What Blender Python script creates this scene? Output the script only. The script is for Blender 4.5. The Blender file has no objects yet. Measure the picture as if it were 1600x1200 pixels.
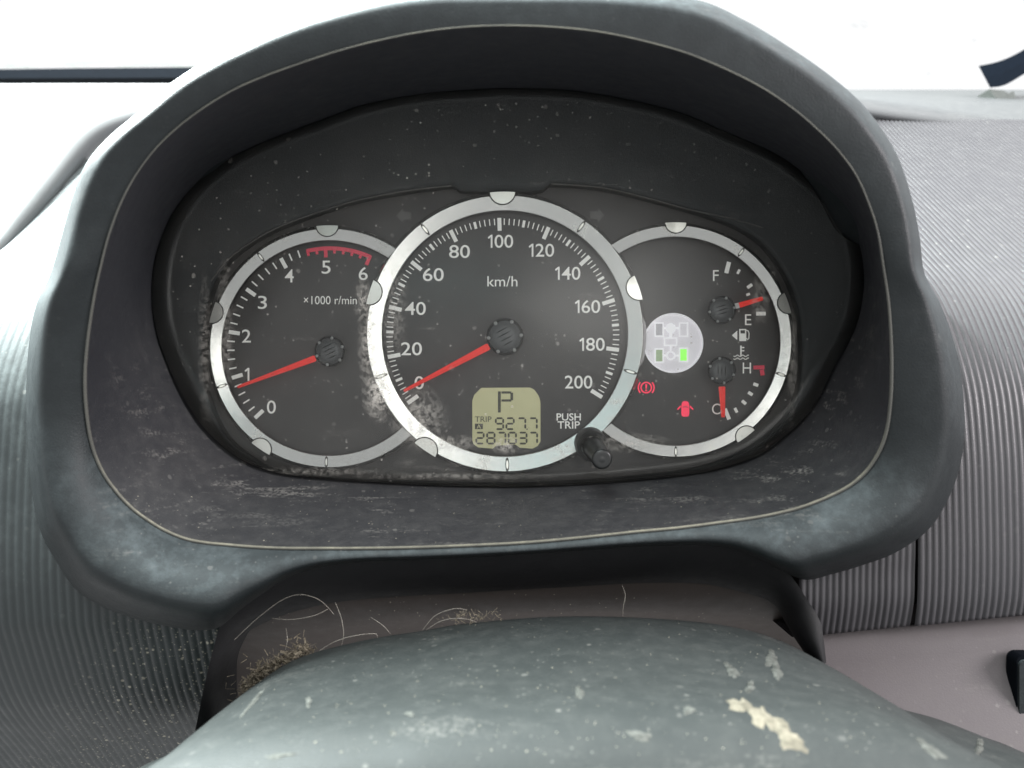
import bpy, bmesh, math, random
import numpy as np
from mathutils import Vector
from mathutils.bvhtree import BVHTree
random.seed(7); np.random.seed(7)
scene = bpy.context.scene
COL = scene.collection
R = math.radians

# ------------------------------------------------------------------ camera
D = 0.30            # lens to dial plane, metres
S = 0.00025         # metres per photo pixel (1600 wide) on the dial plane
cam_d = bpy.data.cameras.new('camera'); cam = bpy.data.objects.new('camera', cam_d)
COL.objects.link(cam); scene.camera = cam
cam.location = (0, -D, 0); cam.rotation_euler = (R(90), 0, 0)
cam_d.sensor_width = 36; cam_d.lens = 27; cam_d.clip_start = 0.005; cam_d.clip_end = 50
cam_d.dof.use_dof = True; cam_d.dof.focus_distance = 0.295; cam_d.dof.aperture_fstop = 12.0

# ------------------------------------------------------------------ world and lamps
w = bpy.data.worlds.new('World'); scene.world = w; w.use_nodes = True
bg = w.node_tree.nodes['Background']
bg.inputs[0].default_value = (0.98, 0.99, 1.0, 1); bg.inputs[1].default_value = 1.06

def area(name, loc, target, sx, sy, power, col):
    l = bpy.data.lights.new(name, 'AREA'); l.shape = 'RECTANGLE'; l.size = sx; l.size_y = sy
    l.energy = power; l.color = col
    o = bpy.data.objects.new(name, l); COL.objects.link(o); o.location = loc
    o.rotation_euler = (Vector(target) - Vector(loc)).to_track_quat('-Z', 'Y').to_euler()
    return o
area('windscreen_daylight', (-0.55, 0.62, 0.90), (-0.05, 0.0, 0.0), 1.0, 0.6, 85, (0.94, 1.0, 0.99))
area('left_window_daylight', (-0.50, 0.0, 0.62), (-0.12, -0.05, 0), 0.45, 0.35, 54, (0.90, 1.0, 0.99))
area('right_upper_daylight', (0.55, -0.12, 0.85), (0.12, -0.05, -0.05), 0.5, 0.4, 6, (1.0, 0.97, 0.98))
area('right_window_daylight', (0.95, -0.50, 0.30), (0.1, 0, -0.05), 0.5, 0.4, 15, (1.0, 0.95, 0.97))
area('roof_window_daylight', (0.20, -1.2, 0.150), (0.0, 0, 0), 0.30, 0.24, 1.6, (1.0, 0.98, 0.94))
area('upper_fill_lamp', (-0.20, -0.60, 0.95), (0.0, -0.05, -0.05), 0.5, 0.4, 9, (0.90, 1.0, 1.0))  # added lamp, no known sunroof: brightens the up-facing lower faces
area('teal_fill_lamp', (-0.15, -1.2, 0.215), (0.0, 0, 0), 0.26, 0.09, 0.15, (0.50, 0.92, 0.92))  # unseen teal lamp, added to tint the bottoms of the bezels

vs = scene.view_settings
vs.view_transform = 'Standard'; vs.look = 'None'; vs.exposure = 0; vs.gamma = 1
vs.use_curve_mapping = False
scene.cycles.max_bounces = 8; scene.cycles.transparent_max_bounces = 8
scene.cycles.use_denoising = True
try: scene.cycles.denoiser = 'OPENIMAGEDENOISE'
except Exception: pass
scene.cycles.caustics_reflective = False; scene.cycles.caustics_refractive = False

# ------------------------------------------------------------------ helpers
def P(px, py, y=0.0):
    k = S * (D + y) / D
    return Vector(((px - 800) * k, y, (600 - py) * k))

def tag(o, label=None, cat=None, group=None, kind=None):
    if label: o['label'] = label
    if cat: o['category'] = cat
    if group: o['group'] = group
    if kind: o['kind'] = kind
    return o

def empty(name, label, cat, loc=(0, 0, 0), group=None):
    o = bpy.data.objects.new(name, None); COL.objects.link(o); o.location = loc
    o.empty_display_size = 0.01
    tag(o, label, cat, group); return o

def link(name, me, parent=None):
    o = bpy.data.objects.new(name, me); COL.objects.link(o)
    if parent is not None:
        o.parent = parent
    return o

def mesh(name, verts, faces, mat, parent=None, smooth=True, mats=None, idx=None):
    me = bpy.data.meshes.new(name)
    me.from_pydata([tuple(v) for v in verts], [], faces)
    for m in (mats or [mat]): me.materials.append(m)
    if idx is not None: me.polygons.foreach_set('material_index', idx)
    if smooth: me.polygons.foreach_set('use_smooth', [True] * len(me.polygons))
    bm = bmesh.new(); bm.from_mesh(me); bmesh.ops.recalc_face_normals(bm, faces=bm.faces); bm.to_mesh(me); bm.free()
    me.update()
    return link(name, me, parent)

def grid(name, rows, mat, parent=None, closed=False, smooth=True, mats=None, idxf=None):
    n = len(rows[0]); V = [v for r in rows for v in r]; F = []; I = []
    for i in range(len(rows) - 1):
        for j in range(n if closed else n - 1):
            a, b = i * n + j, i * n + (j + 1) % n
            F.append((a, b, b + n, a + n)); I.append(idxf(i, j) if idxf else 0)
    return mesh(name, V, F, mat, parent, smooth, mats, I if idxf else None)

def catmull(pts, sub=8, closed=True):
    A = np.array(pts, float); n = len(A); out = []
    for i in range(n if closed else n - 1):
        if closed: p0, p1, p2, p3 = A[(i - 1) % n], A[i], A[(i + 1) % n], A[(i + 2) % n]
        else: p0, p1, p2, p3 = A[max(i - 1, 0)], A[i], A[i + 1], A[min(i + 2, n - 1)]
        for k in range(sub):
            t = k / sub
            out.append(0.5 * ((2 * p1) + (-p0 + p2) * t + (2 * p0 - 5 * p1 + 4 * p2 - p3) * t * t + (-p0 + 3 * p1 - 3 * p2 + p3) * t ** 3))
    if not closed: out.append(A[-1])
    return np.array(out)

def tube(name, pts, r, mat, parent=None, sides=6, closed=False, taper=False):
    rows = []; n = len(pts)
    for i, p in enumerate(pts):
        p = Vector(p)
        a = Vector(pts[(i - 1) % n] if closed or i > 0 else pts[i]); b = Vector(pts[(i + 1) % n] if closed or i < n - 1 else pts[i])
        t = (b - a).normalized(); up = Vector((0, 1, 0)) if abs(t.y) < 0.9 else Vector((1, 0, 0))
        u = t.cross(up).normalized(); v = t.cross(u).normalized()
        rr = r(i) if callable(r) else r
        rows.append([p + (u * math.cos(2 * math.pi * k / sides) + v * math.sin(2 * math.pi * k / sides)) * rr for k in range(sides)])
    if closed: rows.append(rows[0])
    return grid(name, rows, mat, parent, closed=True)

def plate(name, poly, y0, y1, mat, parent=None, smooth=False, bevel=0.0):
    """solid plate: px polygon at front depth y0, extruded back to y1"""
    f = [P(x, y, y0) for x, y in poly]
    k = (D + y1) / (D + y0)
    b = [Vector((v.x, y1, v.z)) for v in f]
    n = len(f); F = [tuple(range(n)), tuple(range(2 * n - 1, n - 1, -1))]
    for i in range(n): F.append((i, (i + 1) % n, n + (i + 1) % n, n + i))
    return mesh(name, f + b, F, mat, parent, smooth)

def clip_faces(o, test):
    bm = bmesh.new(); bm.from_mesh(o.data); kill = []
    for f in bm.faces:
        c = f.calc_center_median(); k = S * (D + c.y) / D
        if test(800 + c.x / k, 600 - c.z / k, c): kill.append(f)
    bmesh.ops.delete(bm, geom=kill, context='FACES'); bm.to_mesh(o.data); bm.free(); o.data.update()

# ------------------------------------------------------------------ materials
class NT:
    def __init__(s, name):
        s.m = bpy.data.materials.new(name); s.m.use_nodes = True; s.t = s.m.node_tree; s.n = s.t.nodes; s.n.clear()
        s.out = s.n.new('ShaderNodeOutputMaterial'); s.tc = s.n.new('ShaderNodeTexCoord')
    def add(s, typ, **kw):
        n = s.n.new(typ)
        for k, v in kw.items(): setattr(n, k, v)
        return n
    def l(s, a, b): s.t.links.new(a, b)
    def vec(s, scale=(1, 1, 1), rot=(0, 0, 0)):
        m = s.add('ShaderNodeMapping'); m.inputs['Scale'].default_value = scale; m.inputs['Rotation'].default_value = rot
        s.l(s.tc.outputs['Object'], m.inputs['Vector']); return m.outputs[0]
    def noise(s, scale, detail=3, rough=0.55, vec=None):
        n = s.add('ShaderNodeTexNoise'); n.inputs['Scale'].default_value = scale; n.inputs['Detail'].default_value = detail
        n.inputs['Roughness'].default_value = rough; s.l(vec or s.tc.outputs['Object'], n.inputs['Vector']); return n.outputs['Fac']
    def ramp(s, fac, a, b, va=0.0, vb=1.0):
        n = s.add('ShaderNodeMapRange'); n.inputs['From Min'].default_value = a; n.inputs['From Max'].default_value = b
        n.inputs['To Min'].default_value = va; n.inputs['To Max'].default_value = vb; s.l(fac, n.inputs['Value']); return n.outputs[0]
    def math(s, op, a, b=None):
        n = s.add('ShaderNodeMath', operation=op)
        for i, v in enumerate((a, b)):
            if v is None: continue
            if isinstance(v, (int, float)): n.inputs[i].default_value = v
            else: s.l(v, n.inputs[i])
        return n.outputs[0]
    def mixc(s, fac, a, b):
        n = s.add('ShaderNodeMix', data_type='RGBA')
        for sock, v in ((n.inputs['Factor'], fac), (n.inputs['A'], a), (n.inputs['B'], b)):
            if isinstance(v, (int, float)): sock.default_value = v
            elif isinstance(v, tuple): sock.default_value = (*v, 1)
            else: s.l(v, sock)
        return n.outputs['Result']
    def specks(s, scale, size, dens, vec=None, wob=True):
        """sparse dots: voronoi cells, a random share of which hold a dot of random size"""
        v = s.add('ShaderNodeTexVoronoi'); v.inputs['Scale'].default_value = scale
        base = vec or s.tc.outputs['Object']
        # wobble the lookup so that dots are not perfect circles
        if not wob: s.l(base, v.inputs['Vector'])
        nz = s.add('ShaderNodeTexNoise') if wob else None
        if wob: nz.inputs['Scale'].default_value = scale * 2.2; nz.inputs['Detail'].default_value = 1; s.l(base, nz.inputs['Vector'])
        mx = s.add('ShaderNodeMix', data_type='VECTOR') if wob else None
        if wob: mx.inputs['Factor'].default_value = 0.0012 * 100 / scale * 2
        if wob: s.l(base, mx.inputs['A']); s.l(nz.outputs['Color'], mx.inputs['B']); s.l(mx.outputs['Result'], v.inputs['Vector'])
        sep = s.add('ShaderNodeSeparateColor'); s.l(v.outputs['Color'], sep.inputs[0])
        lim = s.ramp(sep.outputs[0], 1 - dens, 1.0, 0.0, size)
        return s.math('MULTIPLY', s.ramp(s.math('SUBTRACT', lim, v.outputs['Distance']), 0.0, size * 0.35), s.ramp(sep.outputs[1], 0, 1, 0.35, 1.0))
    def bump(s, h, strength, dist):
        b = s.add('ShaderNodeBump'); b.inputs['Strength'].default_value = strength; b.inputs['Distance'].default_value = dist
        s.l(h, b.inputs['Height']); return b.outputs[0]

def plastic(name, base, rough=0.5, dust=(0.30, 0.29, 0.27), film=0.25, speck=1.0, streak=0.0, grain=0.3, spec=0.5, streak_rot=(0, 0, 0), dense=0.0):
    """moulded plastic with a film of dust and painted light, scattered specks, smears and a fine grain"""
    t = NT(name); p = t.add('ShaderNodeBsdfPrincipled')
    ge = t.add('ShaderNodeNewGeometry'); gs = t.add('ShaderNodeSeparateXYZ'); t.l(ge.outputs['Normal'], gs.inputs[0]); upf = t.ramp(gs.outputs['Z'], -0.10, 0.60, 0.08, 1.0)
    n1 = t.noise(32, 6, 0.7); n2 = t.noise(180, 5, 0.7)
    filmm = t.math('MULTIPLY', t.math('ADD', t.ramp(n1, 0.30, 0.80, 0.2, 0.65), t.ramp(n2, 0.45, 0.75, 0, 0.5)), t.math('MULTIPLY', upf, film))  # up-facing film: dust, and also light painted into bright bands and rims
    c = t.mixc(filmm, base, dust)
    if speck > 0:
        clus = t.ramp(t.noise(14, 3, 0.6), 0.35, 0.7, 0.15, 1.0)
        s1 = t.specks(260, 0.30, 0.25); s2 = t.specks(700, 0.33, 0.30, wob=False); s3 = t.math('MULTIPLY', t.ramp(t.noise(160, 6, 0.8), 0.62, 0.70), t.ramp(t.noise(45, 2), 0.5, 0.65))
        sp = t.math('MULTIPLY', t.math('MAXIMUM', t.math('MULTIPLY', s1, 0.6), t.math('MAXIMUM', t.math('MULTIPLY', s2, 0.5), t.math('MULTIPLY', s3, 0.28))), clus)
        sp = t.math('MINIMUM', t.math('MULTIPLY', sp, t.math('MULTIPLY', upf, speck)), 1.0)
        c = t.mixc(sp, c, (0.36, 0.35, 0.32))
    if streak > 0:
        v = t.vec((18, 60, 260), streak_rot)
        st = t.ramp(t.noise(1.0, 5, 0.7, v), 0.54, 0.70)
        st = t.math('MULTIPLY', t.math('MULTIPLY', st, t.ramp(t.noise(900, 2), 0.4, 0.6)), t.ramp(t.noise(25, 2), 0.42, 0.60))
        c = t.mixc(t.math('MULTIPLY', st, t.math('MULTIPLY', upf, streak)), c, (0.48, 0.46, 0.42))
    if dense > 0:
        dn = t.math('MAXIMUM', t.specks(520, 0.42, 0.55), t.math('MULTIPLY', t.specks(1100, 0.42, 0.7, wob=False), 0.7))
        gx = t.add('ShaderNodeSeparateXYZ'); t.l(t.tc.outputs['Object'], gx.inputs[0])
        reg = t.math('ADD', gx.outputs['X'], t.math('MULTIPLY', gx.outputs['Z'], -0.9))
        dn = t.math('MULTIPLY', dn, t.ramp(t.math('ADD', reg, t.math('MULTIPLY', t.noise(30, 3), 0.03)), -0.055, -0.02))
        c = t.mixc(t.math('MULTIPLY', dn, dense), c, (0.33, 0.31, 0.25))
    t.l(c, p.inputs['Base Color'])
    p.inputs['Specular IOR Level'].default_value = spec
    t.l(t.math('ADD', t.ramp(n2, 0.3, 0.7, -0.06, 0.08), t.math('ADD', t.math('MULTIPLY', filmm, 0.5), rough)), p.inputs['Roughness'])
    t.l(t.bump(t.noise(1800, 2, 0.5), grain, 0.0002), p.inputs['Normal'])
    t.l(p.outputs[0], t.out.inputs[0]); return t.m

def simple(name, base, rough=0.5, metal=0.0, emit=None, es=0.0, spec=0.5, var=0.12, scale=300):
    t = NT(name); p = t.add('ShaderNodeBsdfPrincipled')
    c = t.mixc(t.ramp(t.noise(scale, 3), 0.3, 0.7), tuple(x * (1 - var) for x in base), tuple(min(1, x * (1 + var)) for x in base))
    t.l(c, p.inputs['Base Color']); p.inputs['Roughness'].default_value = rough; p.inputs['Metallic'].default_value = metal
    p.inputs['Specular IOR Level'].default_value = spec
    if emit: p.inputs['Emission Color'].default_value = (*emit, 1); p.inputs['Emission Strength'].default_value = es
    t.l(p.outputs[0], t.out.inputs[0]); return t.m

def metal_mat(name, base, rough):
    t = NT(name); p = t.add('ShaderNodeBsdfPrincipled')
    dirt = t.math('MULTIPLY', t.ramp(t.noise(120, 5, 0.7), 0.50, 0.72), t.ramp(t.noise(40, 2), 0.35, 0.65))
    sp = t.math('MULTIPLY', t.specks(380, 0.3, 0.22), 0.4)
    c = t.mixc(t.math('MULTIPLY', dirt, 0.35), base, (0.30, 0.27, 0.22)); c = t.mixc(sp, c, (0.22, 0.19, 0.15))
    t.l(c, p.inputs['Base Color']); p.inputs['Metallic'].default_value = 0.85
    t.l(t.math('ADD', t.math('MULTIPLY', dirt, 0.25), rough), p.inputs['Roughness'])
    t.l(p.outputs[0], t.out.inputs[0]); return t.m

def lens_mat(name, dusty):
    t = NT(name)
    tr = t.add('ShaderNodeBsdfTransparent'); tr.inputs[0].default_value = (0.96, 0.97, 0.97, 1)
    gl = t.add('ShaderNodeBsdfGlossy'); gl.inputs['Roughness'].default_value = 0.22
    fr = t.add('ShaderNodeFresnel'); fr.inputs['IOR'].default_value = 1.27
    m1 = t.add('ShaderNodeMixShader'); t.l(fr.outputs[0], m1.inputs[0]); t.l(tr.outputs[0], m1.inputs[1]); t.l(gl.outputs[0], m1.inputs[2])
    if not dusty:
        t.l(m1.outputs[0], t.out.inputs[0]); return t.m
    df = t.add('ShaderNodeBsdfDiffuse'); df.inputs[0].default_value = (0.62, 0.59, 0.54, 1)
    s1 = t.specks(230, 0.28, 0.22); s2 = t.specks(620, 0.34, 0.30, wob=False); s3 = t.math('MULTIPLY', t.ramp(t.noise(150, 6, 0.8), 0.63, 0.72), t.ramp(t.noise(50, 2), 0.48, 0.62))
    clus = t.ramp(t.noise(20, 3, 0.6), 0.32, 0.66, 0.25, 1.3)
    sp = t.math('MULTIPLY', t.math('MAXIMUM', t.math('MULTIPLY', s1, 0.24), t.math('MAXIMUM', t.math('MULTIPLY', s2, 0.36), t.math('MULTIPLY', s3, 0.4))), clus)
    smear = t.math('MULTIPLY', t.math('MULTIPLY', t.ramp(t.noise(1, 5, 0.7, t.vec((40, 60, 150), (0, 0.5, 0))), 0.60, 0.82), t.ramp(t.noise(700, 3, 0.7), 0.40, 0.65)), 0.30)
    film = t.ramp(t.noise(35, 5, 0.65), 0.3, 0.8, 0.008, 0.045)
    # the wiped-off fluff that clings round the joint of two dials
    fac = t.math('MINIMUM', t.math('ADD', t.math('MAXIMUM', sp, smear), film), 0.8)
    for (cx, cy, rx, ry, k) in ((592, 610, 22, 44, 0.9), (568, 470, 12, 34, 0.7), (655, 655, 40, 45, 0.5), (1188, 470, 14, 40, 0.45), (790, 696, 20, 14, 0.7), (615, 480, 22, 80, 0.35), (575, 540, 14, 70, 0.6), (700, 692, 60, 12, 0.5), (985, 692, 60, 14, 0.5), (350, 520, 14, 110, 0.35), (318, 560, 10, 120, 0.3), (480, 738, 120, 7, 0.4), (700, 745, 160, 6, 0.35), (1240, 570, 8, 90, 0.4)):
        c = P(cx, cy, -0.016)
        mp = t.add('ShaderNodeMapping', vector_type='POINT')
        mp.inputs['Location'].default_value = (-c.x / (rx * S), 0, -c.z / (ry * S)); mp.inputs['Scale'].default_value = (1 / (rx * S), 0, 1 / (ry * S))
        t.l(t.tc.outputs['Object'], mp.inputs['Vector'])
        ln = t.add('ShaderNodeVectorMath', operation='LENGTH'); t.l(mp.outputs[0], ln.inputs[0])
        fall = t.ramp(ln.outputs['Value'], 0.1, 1.25, 1.0, 0.0)
        b = t.math('MULTIPLY', t.math('MULTIPLY', fall, t.ramp(t.noise(520, 6, 0.8), 0.42, 0.58)), k)
        fac = t.math('MAXIMUM', fac, b)
    m2 = t.add('ShaderNodeMixShader'); t.l(fac, m2.inputs[0]); t.l(m1.outputs[0], m2.inputs[1]); t.l(df.outputs[0], m2.inputs[2])
    t.l(m2.outputs[0], t.out.inputs[0]); return t.m

M = {}
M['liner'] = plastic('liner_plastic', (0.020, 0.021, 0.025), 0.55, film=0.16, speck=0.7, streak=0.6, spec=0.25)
M['hood'] = plastic('hood_plastic', (0.009, 0.011, 0.012), 0.46, film=0.40, dust=(0.23, 0.275, 0.285), speck=0.7, streak=0.14, spec=0.22, grain=0.5)  # bluish film is dust plus painted sky highlight on up-facing faces
M['rib'] = plastic('ribbed_plastic', (0.044, 0.042, 0.046), 0.42, film=0.05, speck=0.7, spec=0.5)
M['rib_dirty_lit'] = plastic('ribbed_plastic_dirty_lit', (0.016, 0.020, 0.021), 0.45, film=0.50, dust=(0.26, 0.30, 0.30), speck=1.0, dense=0.9, spec=0.35)  # real dirt; dark base and strong film also paint the lit upper part
M['lower'] = plastic('lower_plastic', (0.085, 0.073, 0.077), 0.6, film=0.16, speck=0.9, streak=0.2, spec=0.35)
M['recess'] = plastic('recess_plastic', (0.048, 0.039, 0.035), 0.6, film=0.08, speck=0.8, spec=0.3)
M['pad'] = plastic('pad_plastic', (0.06, 0.063, 0.066), 0.5, film=0.12, speck=0.3)
M['black'] = plastic('black_plastic', (0.010, 0.010, 0.011), 0.6, film=0.03, speck=0.5, spec=0.3)
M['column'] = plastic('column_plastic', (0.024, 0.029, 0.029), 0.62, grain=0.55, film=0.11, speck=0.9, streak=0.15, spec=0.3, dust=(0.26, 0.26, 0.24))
M['bead'] = plastic('bead_dusty', (0.05, 0.05, 0.045), 0.7, film=0.8, speck=1.0, dust=(0.40, 0.38, 0.29))
M['mask'] = plastic('mask_plastic', (0.030, 0.032, 0.033), 0.55, film=0.04, speck=0.5, spec=0.3)
M['dial'] = simple('dial_face', (0.060, 0.055, 0.053), 0.6, spec=0.3, var=0.05)
M['print'] = simple('print_white', (0.80, 0.78, 0.74), 0.6, var=0.05, emit=(1, 0.97, 0.92), es=0.13)
M['print_dim'] = simple('print_dim', (0.095, 0.088, 0.084), 0.6)
M['print_red'] = simple('print_red', (0.60, 0.05, 0.085), 0.6, emit=(1, 0.06, 0.12), es=0.10)
M['metal'] = metal_mat('bezel_metal', (0.41, 0.40, 0.385), 0.18)
M['tab'] = metal_mat('tab_metal', (0.70, 0.68, 0.63), 0.34)
M['groove'] = simple('groove_dark', (0.03, 0.028, 0.025), 0.7)
M['knob'] = plastic('knob_plastic', (0.012, 0.013, 0.013), 0.35, film=0.04, speck=0.9, grain=0.05)
M['slot'] = simple('slot_black', (0.003, 0.003, 0.003), 0.9, spec=0.05)
M['needle'] = simple('needle_red', (0.72, 0.035, 0.035), 0.35, emit=(1, 0.05, 0.03), es=0.28)
M['white'] = simple('needle_white', (0.75, 0.72, 0.70), 0.5)
M['hub'] = plastic('hub_plastic', (0.042, 0.044, 0.046), 0.40, film=0.05, speck=0.3, grain=0.04)
M['stud'] = simple('stud_grey', (0.30, 0.30, 0.29), 0.4)
M['lcd'] = simple('display_glass', (0.40, 0.38, 0.20), 0.35, emit=(0.75, 0.70, 0.38), es=0.16, var=0.07, scale=120)
M['ink'] = simple('display_ink', (0.045, 0.042, 0.022), 0.5)
M['disc'] = simple('indicator_disc', (0.68, 0.65, 0.68), 0.45, var=0.06, scale=90, emit=(1, 0.95, 1.0), es=0.20)
M['disc_line'] = simple('indicator_line', (0.92, 0.89, 0.92), 0.5, emit=(1, 0.96, 1.0), es=0.28)
M['disc_grey'] = simple('indicator_grey', (0.45, 0.43, 0.455), 0.5, emit=(1, 0.96, 1.0), es=0.10)
M['green'] = simple('lit_green', (0.2, 0.6, 0.1), 0.5, emit=(0.30, 1.0, 0.10), es=0.75)
M['green_dim'] = simple('lit_green_dim', (0.36, 0.42, 0.30), 0.5, emit=(0.45, 0.7, 0.30), es=0.18)
M['red_lit'] = simple('lit_red', (0.6, 0.02, 0.06), 0.5, emit=(1.0, 0.035, 0.10), es=0.62)
M['seal'] = simple('rubber_seal', (0.003, 0.004, 0.006), 0.8, spec=0.05)
M['blue_trim'] = simple('dark_trim', (0.003, 0.006, 0.011), 0.7, spec=0.06)
M['clip'] = simple('grey_clip', (0.06, 0.065, 0.06), 0.7)
M['straw'] = simple('straw', (0.17, 0.145, 0.105), 0.85, var=0.6, scale=900)
M['crumb'] = simple('crumb', (0.30, 0.28, 0.22), 0.8, var=0.35, scale=700)
M['hair'] = simple('hair_fibre', (0.62, 0.58, 0.50), 0.5)
M['splash'] = simple('paint_splash', (0.17, 0.155, 0.12), 0.85, var=0.45, scale=420, spec=0.2)
M['smudge'] = simple('dust_smudge', (0.085, 0.088, 0.08), 0.8, var=0.5, scale=500, spec=0.2)
M['lens_front'] = lens_mat('lens_dusty', True)
M['lens_back'] = lens_mat('lens_clear', False)

# ------------------------------------------------------------------ depth of the dashboard's ribbed skin, by photo row at which it is seen
DY = np.array([(120, .185), (150, .165), (190, .134), (250, .093), (300, .062), (350, .035), (400, .012), (450, -.008), (512, -.021), (600, -.031), (700, -.035), (850, -.037), (950, -.036), (1000, -.033), (1100, -.020), (1250, .025), (1700, .13)])
def dash_y(py): return float(np.interp(py, DY[:, 0], DY[:, 1]))

# ================================================================== DASHBOARD
dash = empty('dashboard', 'grey plastic dashboard with ribbed panels round the instrument hood', 'dashboard')

def ribbed(name, x0, x1, pitch, pys, mat, label, sub=6, curl=0.0, hgt=0.0007, slope=0.0):
    n = max(2, int(round((x1 - x0) / pitch)) * sub) + 1
    rows = []
    pyd = catmull([(p, dash_y(p)) for p in pys], 5, closed=False)
    prof = []
    for i, (py, y) in enumerate(pyd):
        prof.append((y, (600 - py) * S * (D + y) / D))
    for i, (y, z) in enumerate(prof):
        a = prof[max(i - 1, 0)]; b = prof[min(i + 1, len(prof) - 1)]
        ty, tz = b[0] - a[0], b[1] - a[1]; L = math.hypot(ty, tz); ny, nz = tz / L, -ty / L   # outward normal towards the driver
        row = []
        if ny > 0: ny, nz = -ny, -nz
        for j in range(n):
            x = x0 + (x1 - x0) * j / (n - 1)
            lift = slope * (x - x0) * max(0.0, (pyd[i][0] - 850) / 110)
            h = hgt * abs(math.sin(math.pi * (x - x0) / pitch)) ** 0.7
            row.append(Vector((x, y + ny * h, z + nz * h + lift)))
        rows.append(row)
    if curl:
        last = rows[-1]
        rows.append([v + Vector((0, 0.004, -0.0015)) for v in last]); rows.append([v + Vector((0, 0.03, -0.002)) for v in last])
    o = grid(name, rows, mat, dash); o['label'] = label; return o

RIB_LEFT = ribbed('ribbed_panel', -0.330, -0.0985, 0.0029, [250, 300, 350, 400, 450, 512, 600, 700, 850, 950, 1000, 1100, 1180, 1250, 1450, 1700], M['rib_dirty_lit'], 'dusty ribbed panel left of the instrument hood', hgt=0.0004)
ribbed('ribbed_panel', 0.1392, 0.42, 0.00232, [188, 220, 250, 300, 350, 400, 450, 512, 600, 700, 800, 880, 940, 977], M['rib'], 'large ribbed panel right of the instrument hood', curl=1, slope=0.088)
ribbed('ribbed_panel', 0.0985, 0.1378, 0.00225, [800, 850, 900, 950, 994], M['rib'], 'small ribbed panel under the right corner of the hood', curl=1, slope=0.075)

grid('seam_backing', [[P(x, y, -0.020) for x in (1395, 1450)] for y in (780, 880, 985)], M['black'], dash)
# lower panel (smooth, mauve grey) below the ribs, right
rows = []
for py, y in ((930, -0.020), (955, -0.026), (975, -0.029), (1010, -0.031), (1060, -0.035), (1120, -0.041), (1200, -0.050), (1300, -0.060)):
    rows.append([P(px, py + (1600 - px) * 0.08, y) for px in range(1262, 1961, 40)])
o = grid('lower_panel', rows, M['lower'], dash); o['label'] = 'smooth mauve grey lower panel'

# panel inside the recess behind the steering column
rows = []
for py, y in ((880, -0.034), (905, -0.030), (925, -0.026), (945, -0.020), (965, -0.010), (985, 0.003), (1020, 0.02), (1200, 0.03)):
    rows.append([P(px, py + 0.00008 * (px - 900) ** 2 + (900 - px) * 0.012, y + (0.0 if px > 420 else (420 - px) * 0.00008)) for px in range(300, 1321, 20)])
o = grid('recess_panel', rows, M['recess'], dash); o['label'] = 'brownish recess panel behind the steering column cover'

# upper pad: rolled front edge on the left, running back to the windscreen
st = [(-160, 640, -.010), (-60, 505, .004), (0, 424, .018), (40, 370, .034), (85, 310, .058), (143, 236, .095), (190, 205, .120), (260, 190, .15), (380, 190, .19)]
st = catmull(st, 8, closed=False); rows = []
for off, dy in ((-6, .012), (0, 0.0), (8, -.005), (20, -.008), (36, -.008), (54, -.004), (74, .006)):
    rows.append([P(x - .75 * off, y - .66 * off, d + dy) for x, y, d in st])
far = [P(-700 + 1300 * i / (len(st) - 1), 131, 0.40) for i in range(len(st))]
rows.append([a.lerp(b, 0.35) + Vector((0, 0, 0.003)) for a, b in zip(rows[-1], far)])
rows.append([a.lerp(b, 0.5) for a, b in zip(rows[-1], far)]); rows.append(far)
rows.append([v + Vector((0, 0.3, -0.05)) for v in far])
o = grid('upper_pad', rows, M['pad'], dash); o['label'] = 'glaring upper pad with rolled edge left of the hood'
# upper pad, right
e = [(1240, 158), (1345, 176), (1400, 184), (1470, 193), (1540, 203), (1600, 212), (1760, 236), (2000, 280)]
rows = []
for off, dy in ((9, .003), (3, -.0005), (-6, -.001), (-18, .004), (-24, .012)):
    rows.append([P(x, y + off, dash_y(190) + dy) for x, y in e])
rows.append([P(1000 + 240 * i, 150 + 3 * i, 0.28) for i in range(len(e))])
rows.append([P(1000 + 240 * i, 140, 0.42) for i in range(len(e))])
rows.append([P(1000 + 240 * i, 140, 0.42) + Vector((0, 0.3, -0.05)) for i in range(len(e))])
o = grid('upper_pad', rows, M['pad'], dash); o['label'] = 'pale upper pad above the right ribbed panel'

# upper pad behind the hood, between the two
rows = [[P(330 + 96 * i, py, y) for i in range(11)] for py, y in ((420, .055), (300, .10), (215, .15), (165, .24), (138, .40), (150, .70))]
o = grid('upper_pad', rows, M['pad'], dash); o['label'] = 'upper pad behind the instrument hood'
# switch at the right edge of the frame
def rrect(x0, y0, x1, y1, r, n=5):
    pts = []
    for cx, cy, a0 in ((x1 - r, y0 + r, -90), (x1 - r, y1 - r, 0), (x0 + r, y1 - r, 90), (x0 + r, y0 + r, 180)):
        for k in range(n + 1):
            a = R(a0 + 90 * k / n); pts.append((cx + r * math.cos(a), cy + r * math.sin(a)))
    return pts
o = plate('switch_frame', rrect(1588, 1024, 1720, 1156, 12), -0.0394, -0.034, M['seal'], dash)
s2 = plate('switch_button', rrect(1593, 1032, 1712, 1150, 10), -0.0405, -0.035, M['hood'], dash); s2['label'] = 'dark switch button at the right edge'

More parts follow.
